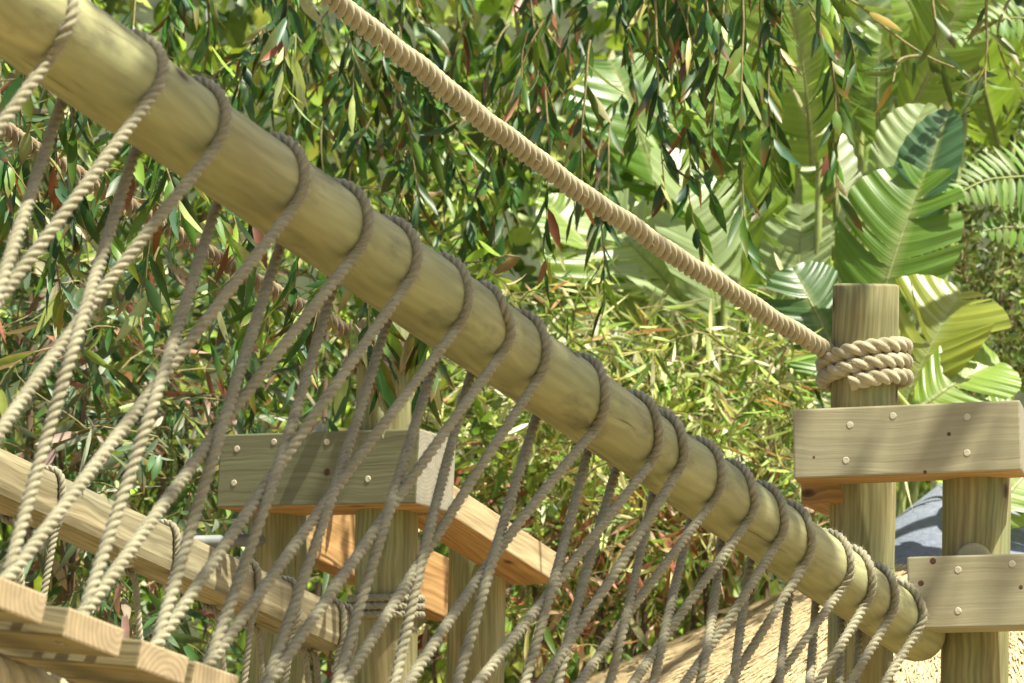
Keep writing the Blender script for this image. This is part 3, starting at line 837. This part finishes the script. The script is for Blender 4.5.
# ------------------------------------------------------------------ weeping tree (hanging lance leaves across the top)
tb = U(-420, 600, 9.0); tb[2] = 0
wt = empty('weeping_tree', tb, 'weeping tree with long hanging strands of dark lance shaped leaves across the top', 'tree')
tr_top = U(-300, -180, 8.8)
mb = MB(); tp = trunk_path([tb - WUP * .3, tb + np.array([.05, .02, 1.2]), tb + np.array([.12, -.05, 2.2]), tr_top])
tube(mb, tp, np.linspace(.13, .06, len(tp)), 14); mb.build('trunk', M_bark, wt)
for (a, b, c) in [((-50, -320, 8.6), (350, -330, 8.6), (760, -210, 8.6)), ((-100, -230, 8.8), (250, -180, 9.2), (620, -100, 9.2)), ((-150, -250, 8.6), (120, -220, 8.4), (420, -200, 8.4)), ((-200, -120, 8.9), (60, -60, 9.2), (300, -40, 9.4))]:
    mb = MB(); pl = trunk_path([tr_top, U(*a), U(*b), U(*c)]); tube(mb, pl, np.linspace(.05, .012, len(pl)), 8); mb.build('branch', M_bark, wt)
strands = []
def add_strands(n, xr, yr, zr, lr, g=.22):
    for _ in range(n):
        s = U(rng.uniform(*xr), rng.uniform(*yr), rng.uniform(*zr))
        d = rng.normal(0, .7, 3); d[2] = rng.uniform(-.9, .1)
        strands.append(grow_strand(s, d, rng.uniform(*lr), 12, g, .10))
add_strands(27, (-160, 300), (-120, 30), (8.0, 9.8), (.25, .6))
add_strands(25, (250, 680), (-130, 60), (8.2, 9.8), (.3, .7))
add_strands(22, (330, 640), (0, 150), (8.2, 9.5), (.25, .45))
add_strands(15, (640, 820), (-130, 20), (8.0, 9.0), (.25, .55))
# placed strands: an added shading crown out of view, then visible ones
add_strands(90, (200, 760), (-520, -150), (7.6, 9.2), (.3, .5))
add_strands(18, (-40, 180), (20, 190), (6.3, 6.75), (.14, .3))
add_strands(14, (150, 380), (140, 300), (6.6, 7.05), (.10, .2))
add_strands(9, (335, 440), (270, 330), (6.95, 7.15), (.10, .2))
for (x, y, Z, l) in [(742, -20, 7.9, .62), (724, -10, 8.0, .50), (770, 30, 8.0, .38), (690, -10, 8.1, .42), (655, 0, 8.0, .45), (288, -40, 7.6, .32), (590, 40, 7.8, .35), (545, 90, 7.9, .42)]:
    strands.append(grow_strand(U(x, y, Z), np.array([rng.normal(0, .1), 0, -1.0]), l, 12, .3, .05))
mb = MB(); twig_tubes(mb, strands, .0032, .0011, mat=1); lance_leaves(mb, strands, .021, WEEP, ln=(.055, .135), wd=(.013, .026), hang=.75, out=.75, redtip=.4)
# a fresh pale sprig hanging free
sprig = [grow_strand(U(296, -10, 7.9), np.array([-.05, 0, -1.0]), .30, 10, .3, .03), grow_strand(U(586, 62, 7.8), np.array([-.05, 0, -1.0]), .12, 6, .3, .03)]
twig_tubes(mb, sprig, .003, .0015, mat=2)
lance_leaves(mb, sprig, .045, [(.30, .36, .14, 3), (.40, .42, .24, 2)], ln=(.10, .16), wd=(.018, .028), hang=.5, out=.9, redtip=.3)
mb.build('crown', [M_leaf, M_twig, M_stem], wt)

# ------------------------------------------------------------------ left shrub: glaucous and pinkish lance leaves
def shrub(name, label, cat, spots, pal, nstem, lr, spacing, ln, wd, mat, redtip=.1, hang=.5, out=.8, g=.12, dirz=(.2, 1.0), group=None, curl=(0, .35), stems=None, wob=.16, tw=.0028):
    """a shrub of many arching twigs springing from clump centres (px,py,Z,sx,sy,sz,weight)"""
    c = np.array([U(s[0], s[1], s[2]) for s in spots]).mean(0); b = c.copy(); b[2] = 0
    root = empty(name, b, label, cat, group)
    polys = []
    wts = np.array([s[6] for s in spots], float); wts /= wts.sum()
    for k in rng.choice(len(spots), nstem, p=wts):
        s = spots[k]
        p = U(rng.normal(s[0], s[3]), rng.normal(s[1], s[4]), rng.normal(s[2], s[5]))
        d = rng.normal(0, .8, 3); d[2] = rng.uniform(*dirz); d[1] -= .35
        polys.append(grow_strand(p, d, rng.uniform(*lr), 9, g, wob))
    for s in spots:      # main stems down to the soil
        e = U(s[0], s[1], s[2]); f_ = b + (e - b) * np.array([.25, .25, 0]); f_[2] = -.2
        mb = MB(); tube(mb, trunk_path([f_, f_ + (e - f_) * .45 + rng.normal(0, .05, 3), e]), np.linspace(.022, .006, 17), 7)
        mb.build('stem', M_bark, root)
    mb = MB(); twig_tubes(mb, polys, tw, tw * .4, 3, mat=1)
    lance_leaves(mb, polys, spacing, pal, ln=ln, wd=wd, hang=hang, out=out, redtip=redtip, curl=curl); mb.build('crown', [mat, M_twig], root)
    return root

shrub('lance_leaf_shrub', 'shrub of blue green and pinkish lance leaves at the left edge behind the ropes', 'shrub',
      [(30, 160, 8.4, 80, 60, .5, 2), (90, 300, 8.3, 80, 70, .5, 3), (60, 430, 8.2, 90, 60, .5, 3), (170, 380, 8.7, 70, 80, .4, 2), (-60, 350, 8.2, 60, 120, .4, 1.5), (110, 570, 7.9, 60, 50, .3, 1.6)],
      GLAUC, 210, (.15, .42), .027, (.065, .15), (.013, .024), M_leaf, redtip=.22, hang=.75)
shrub('olive_shrub', 'sunlit yellow green twiggy shrub behind the rope lacing above the middle board', 'shrub',
      [(300, 350, 9.6, 90, 70, .7, 3), (200, 470, 9.3, 90, 60, .4, 2), (430, 400, 9.5, 70, 60, .4, 2), (330, 620, 9.2, 120, 60, .4, 2), (150, 620, 9.0, 100, 50, .4, 1.5), (330, 230, 9.9, 80, 50, .4, 1.5)],
      OLIVE, 210, (.12, .36), .026, (.04, .10), (.012, .026), M_leafp, redtip=.06, hang=.2, out=1.0)
shrub('feathery_shrub', 'pale feathery shrub of fine arching leaves above the log handrail, left of the tall post', 'shrub',
      [(700, 400, 9.6, 70, 40, .3, 3), (590, 400, 9.5, 60, 40, .3, 2), (520, 470, 9.3, 50, 50, .3, 2), (640, 460, 9.3, 60, 40, .3, 2), (770, 430, 9.5, 40, 40, .3, 2), (590, 320, 9.7, 50, 30, .3, 1), (760, 490, 9.6, 40, 30, .3, 1.4)],
      FEATH, 250, (.16, .42), .021, (.06, .13), (.008, .015), M_leafp, redtip=.05, hang=.35, out=.9, g=.16)
shrub('rusty_shrub', 'rust tinged shrub with dry reddish leaves between the middle posts and the thatched roof', 'shrub',
      [(580, 560, 9.4, 50, 50, .3, 3), (640, 540, 9.5, 50, 40, .3, 3), (530, 620, 9.2, 40, 40, .3, 2), (700, 520, 9.7, 40, 40, .3, 2), (430, 640, 9.2, 40, 30, .3, 1), (610, 640, 9.9, 50, 30, .2, 1.5)],
      RUSTY, 180, (.10, .28), .024, (.06, .13), (.011, .022), M_leafp, redtip=.3, hang=.7, out=.8)
shrub('dark_shrub', 'dark small leaved shrub at the right edge behind the broad leaves', 'shrub',
      [(1000, 270, 10.6, 40, 60, .4, 3), (980, 370, 10.5, 40, 40, .4, 2), (1060, 330, 10.5, 40, 60, .4, 2), (1010, 130, 11.0, 50, 40, .4, 2), (950, 30, 11.0, 60, 40, .4, 1)],
      DARK, 260, (.10, .30), .016, (.02, .045), (.010, .020), M_leaf, redtip=0, hang=.0, out=1.0)

# ------------------------------------------------------------------ background greenery
nb = 52000
bx = rng.uniform(-420, 1440, nb); by = rng.uniform(-360, 900, nb); bz = rng.uniform(11.3, 15.0, nb)
cl = np.sin(bx * .013 + bz * 2.1) + np.sin(by * .017 + bz * 1.3 + 1.0) + .8 * np.sin((bx + by) * .03)
keep = cl + rng.normal(0, .8, nb) > -.25
bx, by, bz = bx[keep], by[keep], bz[keep]; nb = len(bx)
bp3 = CAM + ((bx - 512) / F * bz)[:, None] * RIGHT + ((341.5 - by) / F * bz)[:, None] * UP + bz[:, None] * FWD
mb = MB()
nrmv = nrm(rand_unit(nb) * .9 + np.array([.3, -.6, .6]))
leaves(mb, bp3, nrm(rand_unit(nb) + DOWN * .5), nrmv, rng.uniform(.07, .16, nb), rng.uniform(.03, .075, nb), pick(BACK, nb), curl=rng.uniform(0, .4, nb))
# added backing bank, coloured near-black for the deep shade in leaf gaps
hb = MB(); hx = np.linspace(-60, 60, 81); hu = np.linspace(0, 1, 41)
HX, HU = np.meshgrid(hx, hu)
hy = 15.6 + HU * 14 + .5 * np.sin(HX * .9) ; hz_ = 11.5 * HU ** .75 + .25 * np.sin(HX * 1.7 + HU * 9) * HU
ii = np.arange(40)[:, None] * 81 + np.arange(80)[None]
hb.add(np.stack([HX, hy, hz_ - .1], -1).reshape(-1, 3), np.stack([ii, ii + 1, ii + 82, ii + 81], -1).reshape(-1, 4))
props(hb.build('backing_hill', plain('gap_shade_bank', (.028, .036, .012), .95, .6, 2.5)), 'added dark backing bank behind the garden, leaf-gap shade in its colour', None, None, 'structure')
o = mb.build('background_foliage', M_leafp)
props(o, 'mass of broad green leaves filling the background behind all the plants', 'foliage', None, 'stuff')

# ------------------------------------------------------------------ broad leaved plants (bird of paradise)
def broad_leaf(mb, base, tip, width, face, col, sag=.12, splits=8, fold=.35, pleat=.01, n=46, edge=None, shape=1.0):
    """big blade: midrib curve with strips of blade on each side that part at random splits"""
    base, tip = np.asarray(base), np.asarray(tip); L = np.linalg.norm(tip - base); d = nrm(tip - base)
    f = nrm(face - d * (face @ d)); sd = np.cross(d, f)
    t = np.linspace(0, 1, n)
    mid = base[None] + d[None] * (L * t)[:, None] - f[None] * (sag * L * (2 * t - 1) ** 2 - sag * L)[:, None] * -1
    mid = base[None] + (d * L)[None] * t[:, None] + f[None] * (sag * L * 4 * t * (1 - t))[:, None]
    w = width * np.clip(np.sin(np.pi * np.clip(t * .93 + .06, 0, 1)) ** .55, .02, 1) * (1 - .35 * np.clip(t - .6, 0, 1) * shape)
    K = 6
    for s in (-1, 1):
        cuts = np.sort(rng.choice(np.arange(4, n - 3), splits, replace=False)) if splits else np.array([], int)
        seg = np.r_[0, cuts, n - 1]
        for a, b in zip(seg[:-1], seg[1:]):
            idx = np.arange(a, b + 1)
            droop = rng.normal(0, .20) + fold; slide = rng.normal(0, .05)
            wl = 1 + rng.normal(0, .09)
            kk = np.linspace(0, 1, K)[None, :, None]
            out = sd * s * math.cos(droop) + f * math.sin(droop)
            fw = d * (.58 + slide)
            gapv = (np.linspace(1, -1, len(idx)) * (.5 if splits else 0))[:, None, None] * d[None, None] * (rng.uniform(.005, .055) * L * kk ** 1.5)
            ww = w[idx][:, None, None] * wl
            v = mid[idx][:, None] + kk * ww * out + kk ** 1.4 * ww * fw + gapv
            v = v + f * (pleat * .35 * np.sin(idx * 1.3)[:, None, None] * kk) - f * (kk ** 2 * ww * .22)
            m_ = len(idx)
            i = np.arange(m_ - 1)[:, None] * K + np.arange(K - 1)[None]
            q = np.stack([i, i + 1, i + K + 1, i + K], -1).reshape(-1, 4)
            uv = np.stack([np.broadcast_to((t[idx] * L)[:, None], (m_, K)), np.broadcast_to(np.linspace(0, 1, K)[None] * width * s, (m_, K))], -1).reshape(-1, 2)
            cc = np.broadcast_to(np.array(col), (m_, K, 3)).copy()
            cc[:, 0] = cc[:, 0] * .4 + np.array([.35, .40, .16]) * .6
            if edge is not None: cc[:, -1] = cc[:, -1] * .3 + np.array(edge) * .7
            mb.add(v.reshape(-1, 3), q, None, uv, cc.reshape(-1, 3))
    # midrib
    tube(mb, mid + f * -.003, np.linspace(.009, .002, n), 6, col=np.array([.34, .40, .16]))

BG1 = (.12, .23, .03); BG2 = (.20, .31, .04); BGD = (.07, .15, .07); BGSHEEN = (.33, .42, .20); BGY = (.28, .32, .045)  # the palest green carries sky sheen as leaf colour
CV = lambda x, y, z: RIGHT * x + UP * y - FWD * z        # a direction in view terms (z towards the camera)
def plant(name, label, foot, lv):
    b = U(*foot); b[2] = 0
    root = empty(name, b, label, 'plant', 'broad leaved plants on the right')
    for (bs_, tp_, w, face, col, sag, spl, fold) in lv:
        B3, T3 = U(*bs_), U(*tp_)
        mb = MB(); broad_leaf(mb, B3, T3, w * 1.28 / F * bs_[2], CV(*face), col, sag, spl, fold); lf = mb.build('leaf', M_big, root)
        mb = MB(); e = b.copy() + rng.normal(0, .04, 3) * np.array([1, 1, 0]); e[2] = -.1
        mid = (B3 + e) / 2 + np.array([rng.normal(0, .05), .12, .1]); dl = nrm(B3 - T3)
        tube(mb, trunk_path([e, mid, B3 + dl * .12 * 1.0, B3 + (T3 - B3) * .02], 10), np.linspace(.016, .008, 31), 10)
        mb.build('leaf_stalk', M_stem, root)
    return root
plant('broad_leaf_plant', 'broad leaved plant directly behind the coiled post top with a tall upright leaf', (880, 700, 9.0), [
    ((868, 345, 9.1), (926, 172, 9.2), 50, (-.35, .25, 1), BG1, .06, 4, .22),
    ((908, 262, 9.35), (949, 112, 9.5), 30, (-.5, -.1, .8), BGD, .05, 0, .25),
    ((842, 372, 9.2), (792, 268, 9.3), 34, (.2, .35, 1), (.07, .15, .04), .05, 4, .2),
])
plant('broad_leaf_plant', 'broad leaved plant with a yellow green folded leaf just right of the coiled post', (930, 700, 8.9), [
    ((896, 420, 8.9), (962, 292, 9.0), 52, (-.2, .5, 1), BGY, .08, 5, .5),
    ((915, 412, 8.8), (1000, 362, 8.9), 44, (.1, .8, .8), BG2, .08, 3, .1),
    ((985, 520, 8.9), (1060, 440, 9.1), 60, (.2, .6, .8), BG2, .06, 4, .2),
    ((850, 400, 9.1), (812, 345, 9.2), 30, (.3, .6, 1), BG1, .05, 3, .1),
])
plant('broad_leaf_plant', 'broad leaved plant with a big glowing leaf at the top edge above the tall post', (830, 700, 9.9), [
    ((812, 165, 9.9), (772, -75, 9.7), 66, (.5, .1, .9), BG2, .05, 8, .2),
    ((858, 130, 10.2), (850, -40, 10.3), 34, (-.3, .3, 1), BGSHEEN, .06, 6, .2),
    ((880, 150, 10.1), (884, 20, 10.2), 34, (-.6, .2, .8), BG2, .06, 6, .3),
    ((835, 260, 10.0), (822, 120, 10.1), 26, (.6, .2, .8), (.5, .55, .38), .06, 2, .6),
    ((880, 215, 9.8), (925, 105, 9.9), 30, (-.5, .3, .8), BGSHEEN, .05, 3, .3),
    ((798, 330, 9.9), (803, 205, 10.0), 32, (-.4, .3, 1), BGSHEEN, .05, 10, .2),
    ((905, 120, 10.0), (985, -70, 10.0), 44, (.4, .1, .9), BG2, .06, 5, .3),
    ((790, 210, 10.3), (700, 20, 10.3), 46, (.5, .3, .8), BG1, .07, 6, .3),
    ((870, 240, 10.4), (838, 95, 10.5), 36, (.5, .2, .8), BG2, .06, 4, .35),
    ((1000, 150, 10.5), (960, -30, 10.4), 44, (-.4, .2, .9), BG2, .06, 5, .3),
    ((930, 110, 10.6), (900, -60, 10.6), 46, (.4, .2, .9), BG1, .06, 5, .3),
    ((945, 60, 10.4), (860, -60, 10.3), 50, (.1, .4, 1), BG2, .05, 6, .2),
])
plant('broad_leaf_plant', 'broad leaved plant with leaves paled by painted sky sheen behind the stretched thick rope', (700, 700, 10.1), [
    ((722, 350, 10.0), (662, 150, 10.1), 46, (.55, .35, .8), BGSHEEN, .09, 6, .4),
    ((748, 340, 10.1), (748, 130, 10.3), 44, (-.5, .3, .8), BG2, .08, 8, .4),
    ((700, 330, 10.0), (590, 215, 10.1), 44, (.2, .7, .9), BGSHEEN, .10, 7, .3),
    ((705, 300, 10.4), (700, 90, 10.5), 48, (.5, .2, .8), BG1, .08, 6, .35),
    ((770, 300, 10.2), (800, 120, 10.4), 40, (.5, .3, .8), BG2, .08, 6, .35),
    ((640, 330, 10.3), (545, 200, 10.4), 34, (.3, .6, .9), BG2, .08, 5, .3),
    ((650, 390, 9.8), (560, 330, 9.9), 36, (.2, .5, 1), (.06, .13, .04), .08, 2, .1),
    ((765, 330, 9.9), (850, 350, 9.9), 32, (-.2, .6, 1), BG1, .06, 3, .1),
    ((660, 200, 10.6), (610, 60, 10.7), 50, (.3, .5, 1), BG1, .06, 5, .1),
])

# ------------------------------------------------------------------ fern fronds at the right edge
def frond(mb, pts, ll, col, n=34, face=None):
    pl, s = resample(catmull(np.array(pts), 12), .012); n = len(pl)
    t = nrm(np.gradient(pl, axis=0)); f = nrm(face - t * (t @ face)[:, None]); sd = np.cross(t, f)
    tube(mb, pl, np.linspace(.006, .002, n), 6, col=np.array([.30, .36, .12]))
    tt_ = np.linspace(0, 1, n); k = np.arange(1, n - 1, 2)
    for s_ in (-1, 1):
        d = nrm(sd[k] * s_ + t[k] * .35 + rng.normal(0, .06, (len(k), 3)))
        Ln = ll * np.clip(np.sin(np.pi * (tt_[k] * .85 + .12)), .2, 1)
        leaves(mb, pl[k], d, f[k] + rng.normal(0, .15, (len(k), 3)), Ln, np.full(len(k), .021), pick([(*col, 1)], len(k), .12), curl=.15)
fb = U(1120, 420, 9.6); fb[2] = 0
fern = empty('fern_palm', fb, 'palm like fern with comb shaped fronds reaching in from the right edge', 'plant')
mb = MB(); tube(mb, trunk_path([fb - WUP * .2, fb + np.array([0, 0, .9]), U(1110, 330, 9.6)]), np.linspace(.09, .06, 17), 12); mb.build('trunk', M_bark, fern)
for pts, ll in [([(1110, 330, 9.6), (1075, 195, 9.5), (1000, 178, 9.4), (945, 200, 9.3)], .15), ([(1110, 330, 9.6), (1100, 60, 9.6), (1020, 18, 9.5), (955, 40, 9.4)], .15),
                ([(1110, 330, 9.6), (1080, 250, 9.5), (1020, 228, 9.4), (975, 232, 9.35)], .12), ([(1110, 330, 9.6), (1150, 120, 9.4), (1170, 10, 9.3)], .14)]:
    mb = MB(); frond(mb, [U(*p) for p in pts], ll, (.12, .21, .035), face=CV(-.1, .5, 1)); mb.build('frond', M_leafp, fern)

# a leafy branch reaching in at the upper right
br = U(1180, 300, 9.0); br[2] = 0
lb = empty('leafy_branch_tree', br, 'slender tree reaching a thin twig of few long leaves into the upper right corner', 'tree')
mb = MB(); tp = trunk_path([br - WUP * .2, br + np.array([0, .1, 1.5]), U(1160, 60, 8.9), U(1060, -80, 8.8)]); tube(mb, tp, np.linspace(.06, .02, len(tp)), 9); mb.build('trunk', M_bark, lb)
tws = [trunk_path([U(1060, -80, 8.8), U(840, -30, 8.7), U(868, 12, 8.7), U(925, 55, 8.7), U(985, 78, 8.7)]), trunk_path([U(925, 55, 8.7), U(900, 60, 8.65), U(893, 82, 8.6)]), trunk_path([U(1060, -80, 8.8), U(1000, 20, 8.7), U(1010, 80, 8.7)]),
       grow_strand(U(930, -30, 8.6), np.array([.1, 0, -1]), .2), grow_strand(U(985, -30, 8.6), np.array([.2, 0, -1]), .3)]
mb = MB(); twig_tubes(mb, tws, .005, .002, 6, mat=1); lance_leaves(mb, tws, .035, [(.10, .16, .035, 3), (.18, .22, .05, 2), (.06, .10, .03, 2), (.3, .26, .06, .6)], ln=(.07, .14), wd=(.016, .026), hang=.4, out=.9, redtip=.1); mb.build('crown', [M_leaf, M_twig], lb)

# unseen limb added over the bridge to shade the boards, log and net
sh = np.array([math.sin(SUN_AZ) * math.cos(SUN_EL), math.cos(SUN_AZ) * math.cos(SUN_EL), math.sin(SUN_EL)])
over = [U(960, 40, 6.9) + sh * 3.6, U(720, 60, 6.4) + sh * 3.7, U(520, -60, 5.8) + sh * 3.8, U(330, -180, 5.2) + sh * 3.9]
mb = MB(); lp = trunk_path([tp[-1], .5 * (tp[-1] + over[0]) + WUP * .5] + over, 10); tube(mb, lp, np.linspace(.028, .006, len(lp)), 8); mb.build('branch', M_bark, lb)
shade_tw = []
for k in range(235):         # twigs over the net and the log
    f_ = .14 + .78 * rng.random()
    ctr = U(900 - 760 * f_, 560 - 400 * f_ + rng.uniform(-30 + 190 * (f_ > .58), 290), 6.7 - 2.0 * f_) + sh * rng.uniform(3.2, 4.4)
    shade_tw.append(grow_strand(ctr + rng.normal(0, .05, 3), rng.normal(0, 1, 3) * np.array([1, 1, .35]), rng.uniform(.12, .30), 6, .1, .12))
for k in range(60):          # over the near end of the net
    ctr = U(rng.uniform(-60, 260), rng.uniform(330, 620), 4.8) + sh * rng.uniform(3.2, 4.2)
    shade_tw.append(grow_strand(ctr, rng.normal(0, 1, 3) * np.array([1, 1, .35]), rng.uniform(.10, .22), 6, .1, .12))
for k in range(7):           # a few over the boards
    ctr = U(rng.uniform(800, 1040), rng.uniform(400, 620), 6.8) + sh * rng.uniform(3.6, 4.6)
    shade_tw.append(grow_strand(ctr, rng.normal(0, 1, 3) * np.array([1, 1, .35]), rng.uniform(.2, .45), 7, .1, .12))
for k in range(18):          # over the far handrail and the middle posts
    ctr = U(rng.uniform(60, 470), rng.uniform(420, 640), 7.0) + sh * rng.uniform(3.6, 4.8)
    shade_tw.append(grow_strand(ctr, rng.normal(0, 1, 3) * np.array([1, 1, .35]), rng.uniform(.2, .45), 7, .1, .12))
links = []
for q in [t_[0] for t_ in shade_tw]:
    k = int(np.argmin(np.sum((lp - q) ** 2, 1))); links.append(trunk_path([lp[k], .5 * (lp[k] + q) + WUP * .06, q], 4))
mb = MB(); twig_tubes(mb, shade_tw, .004, .0015, 4, mat=1); twig_tubes(mb, links, .005, .004, 4, mat=1); lance_leaves(mb, shade_tw, .05, [(.10, .16, .035, 3), (.18, .22, .05, 2), (.06, .10, .03, 2)], ln=(.10, .19), wd=(.030, .058), hang=.4, out=.9, redtip=.1); mb.build('shade_bough', [M_leaf, M_twig], lb)

# pink blossoms in the left shrub
bl = U(5, 292, 8.0); gd = bl.copy(); gd[2] = 0
mb = MB()
n = 40; base = bl[None] + np.clip(rng.normal(0, .009, (n, 3)), -.012, .012)
leaves(mb, base, rand_unit(n), rand_unit(n), rng.uniform(.015, .028, n), rng.uniform(.012, .02, n), pick([(.42, .02, .16, 2), (.5, .06, .24, 1)], n), curl=.3)
o = mb.build('pink_blossom', M_leafp); set_base(o, bl); props(o, 'small magenta blossoms at the left edge among the blue green leaves', 'flower')

# ------------------------------------------------------------------ light
w = bpy.data.worlds.new('World'); scene.world = w; w.use_nodes = True
nt = w.node_tree; bg = nt.nodes['Background']
sky = nt.nodes.new('ShaderNodeTexSky'); sky.sky_type = 'NISHITA'; sky.sun_disc = False
sky.sun_elevation = SUN_EL; sky.sun_rotation = SUN_AZ
sky.air_density = 1.0; sky.dust_density = 3.0; sky.ozone_density = .4
nt.links.new(sky.outputs[0], bg.inputs[0]); bg.inputs[1].default_value = .07
ld = bpy.data.lights.new('sun', 'SUN'); ld.energy = 5.0; ld.angle = R_(.53); ld.color = (1.0, .955, .81)
lo = bpy.data.objects.new('sun', ld); COL.objects.link(lo)
sdir = Vector((math.sin(SUN_AZ) * math.cos(SUN_EL), math.cos(SUN_AZ) * math.cos(SUN_EL), math.sin(SUN_EL)))
lo.rotation_euler = (-sdir).to_track_quat('-Z', 'Y').to_euler(); lo.location = sdir * 30

# ------------------------------------------------------------------ camera and view
cd = bpy.data.cameras.new('camera'); cam = bpy.data.objects.new('camera', cd); COL.objects.link(cam)
cam.location = Vector(CAM); cam.rotation_euler = (R_(90) + TH, 0, 0)
cd.sensor_width = 36; cd.lens = F * 36 / 1024; cd.clip_end = 500; cd.clip_start = .1
cd.dof.use_dof = True; cd.dof.focus_distance = 6.3; cd.dof.aperture_fstop = 11
scene.camera = cam
vs = scene.view_settings
vs.view_transform = 'Standard'; vs.look = 'None'; vs.exposure = 1.46; vs.gamma = 1
scene.render.resolution_x = 1024; scene.render.resolution_y = 683
scene.cycles.max_bounces = 8; scene.cycles.transmission_bounces = 4; scene.cycles.diffuse_bounces = 4
scene.cycles.use_denoising = True
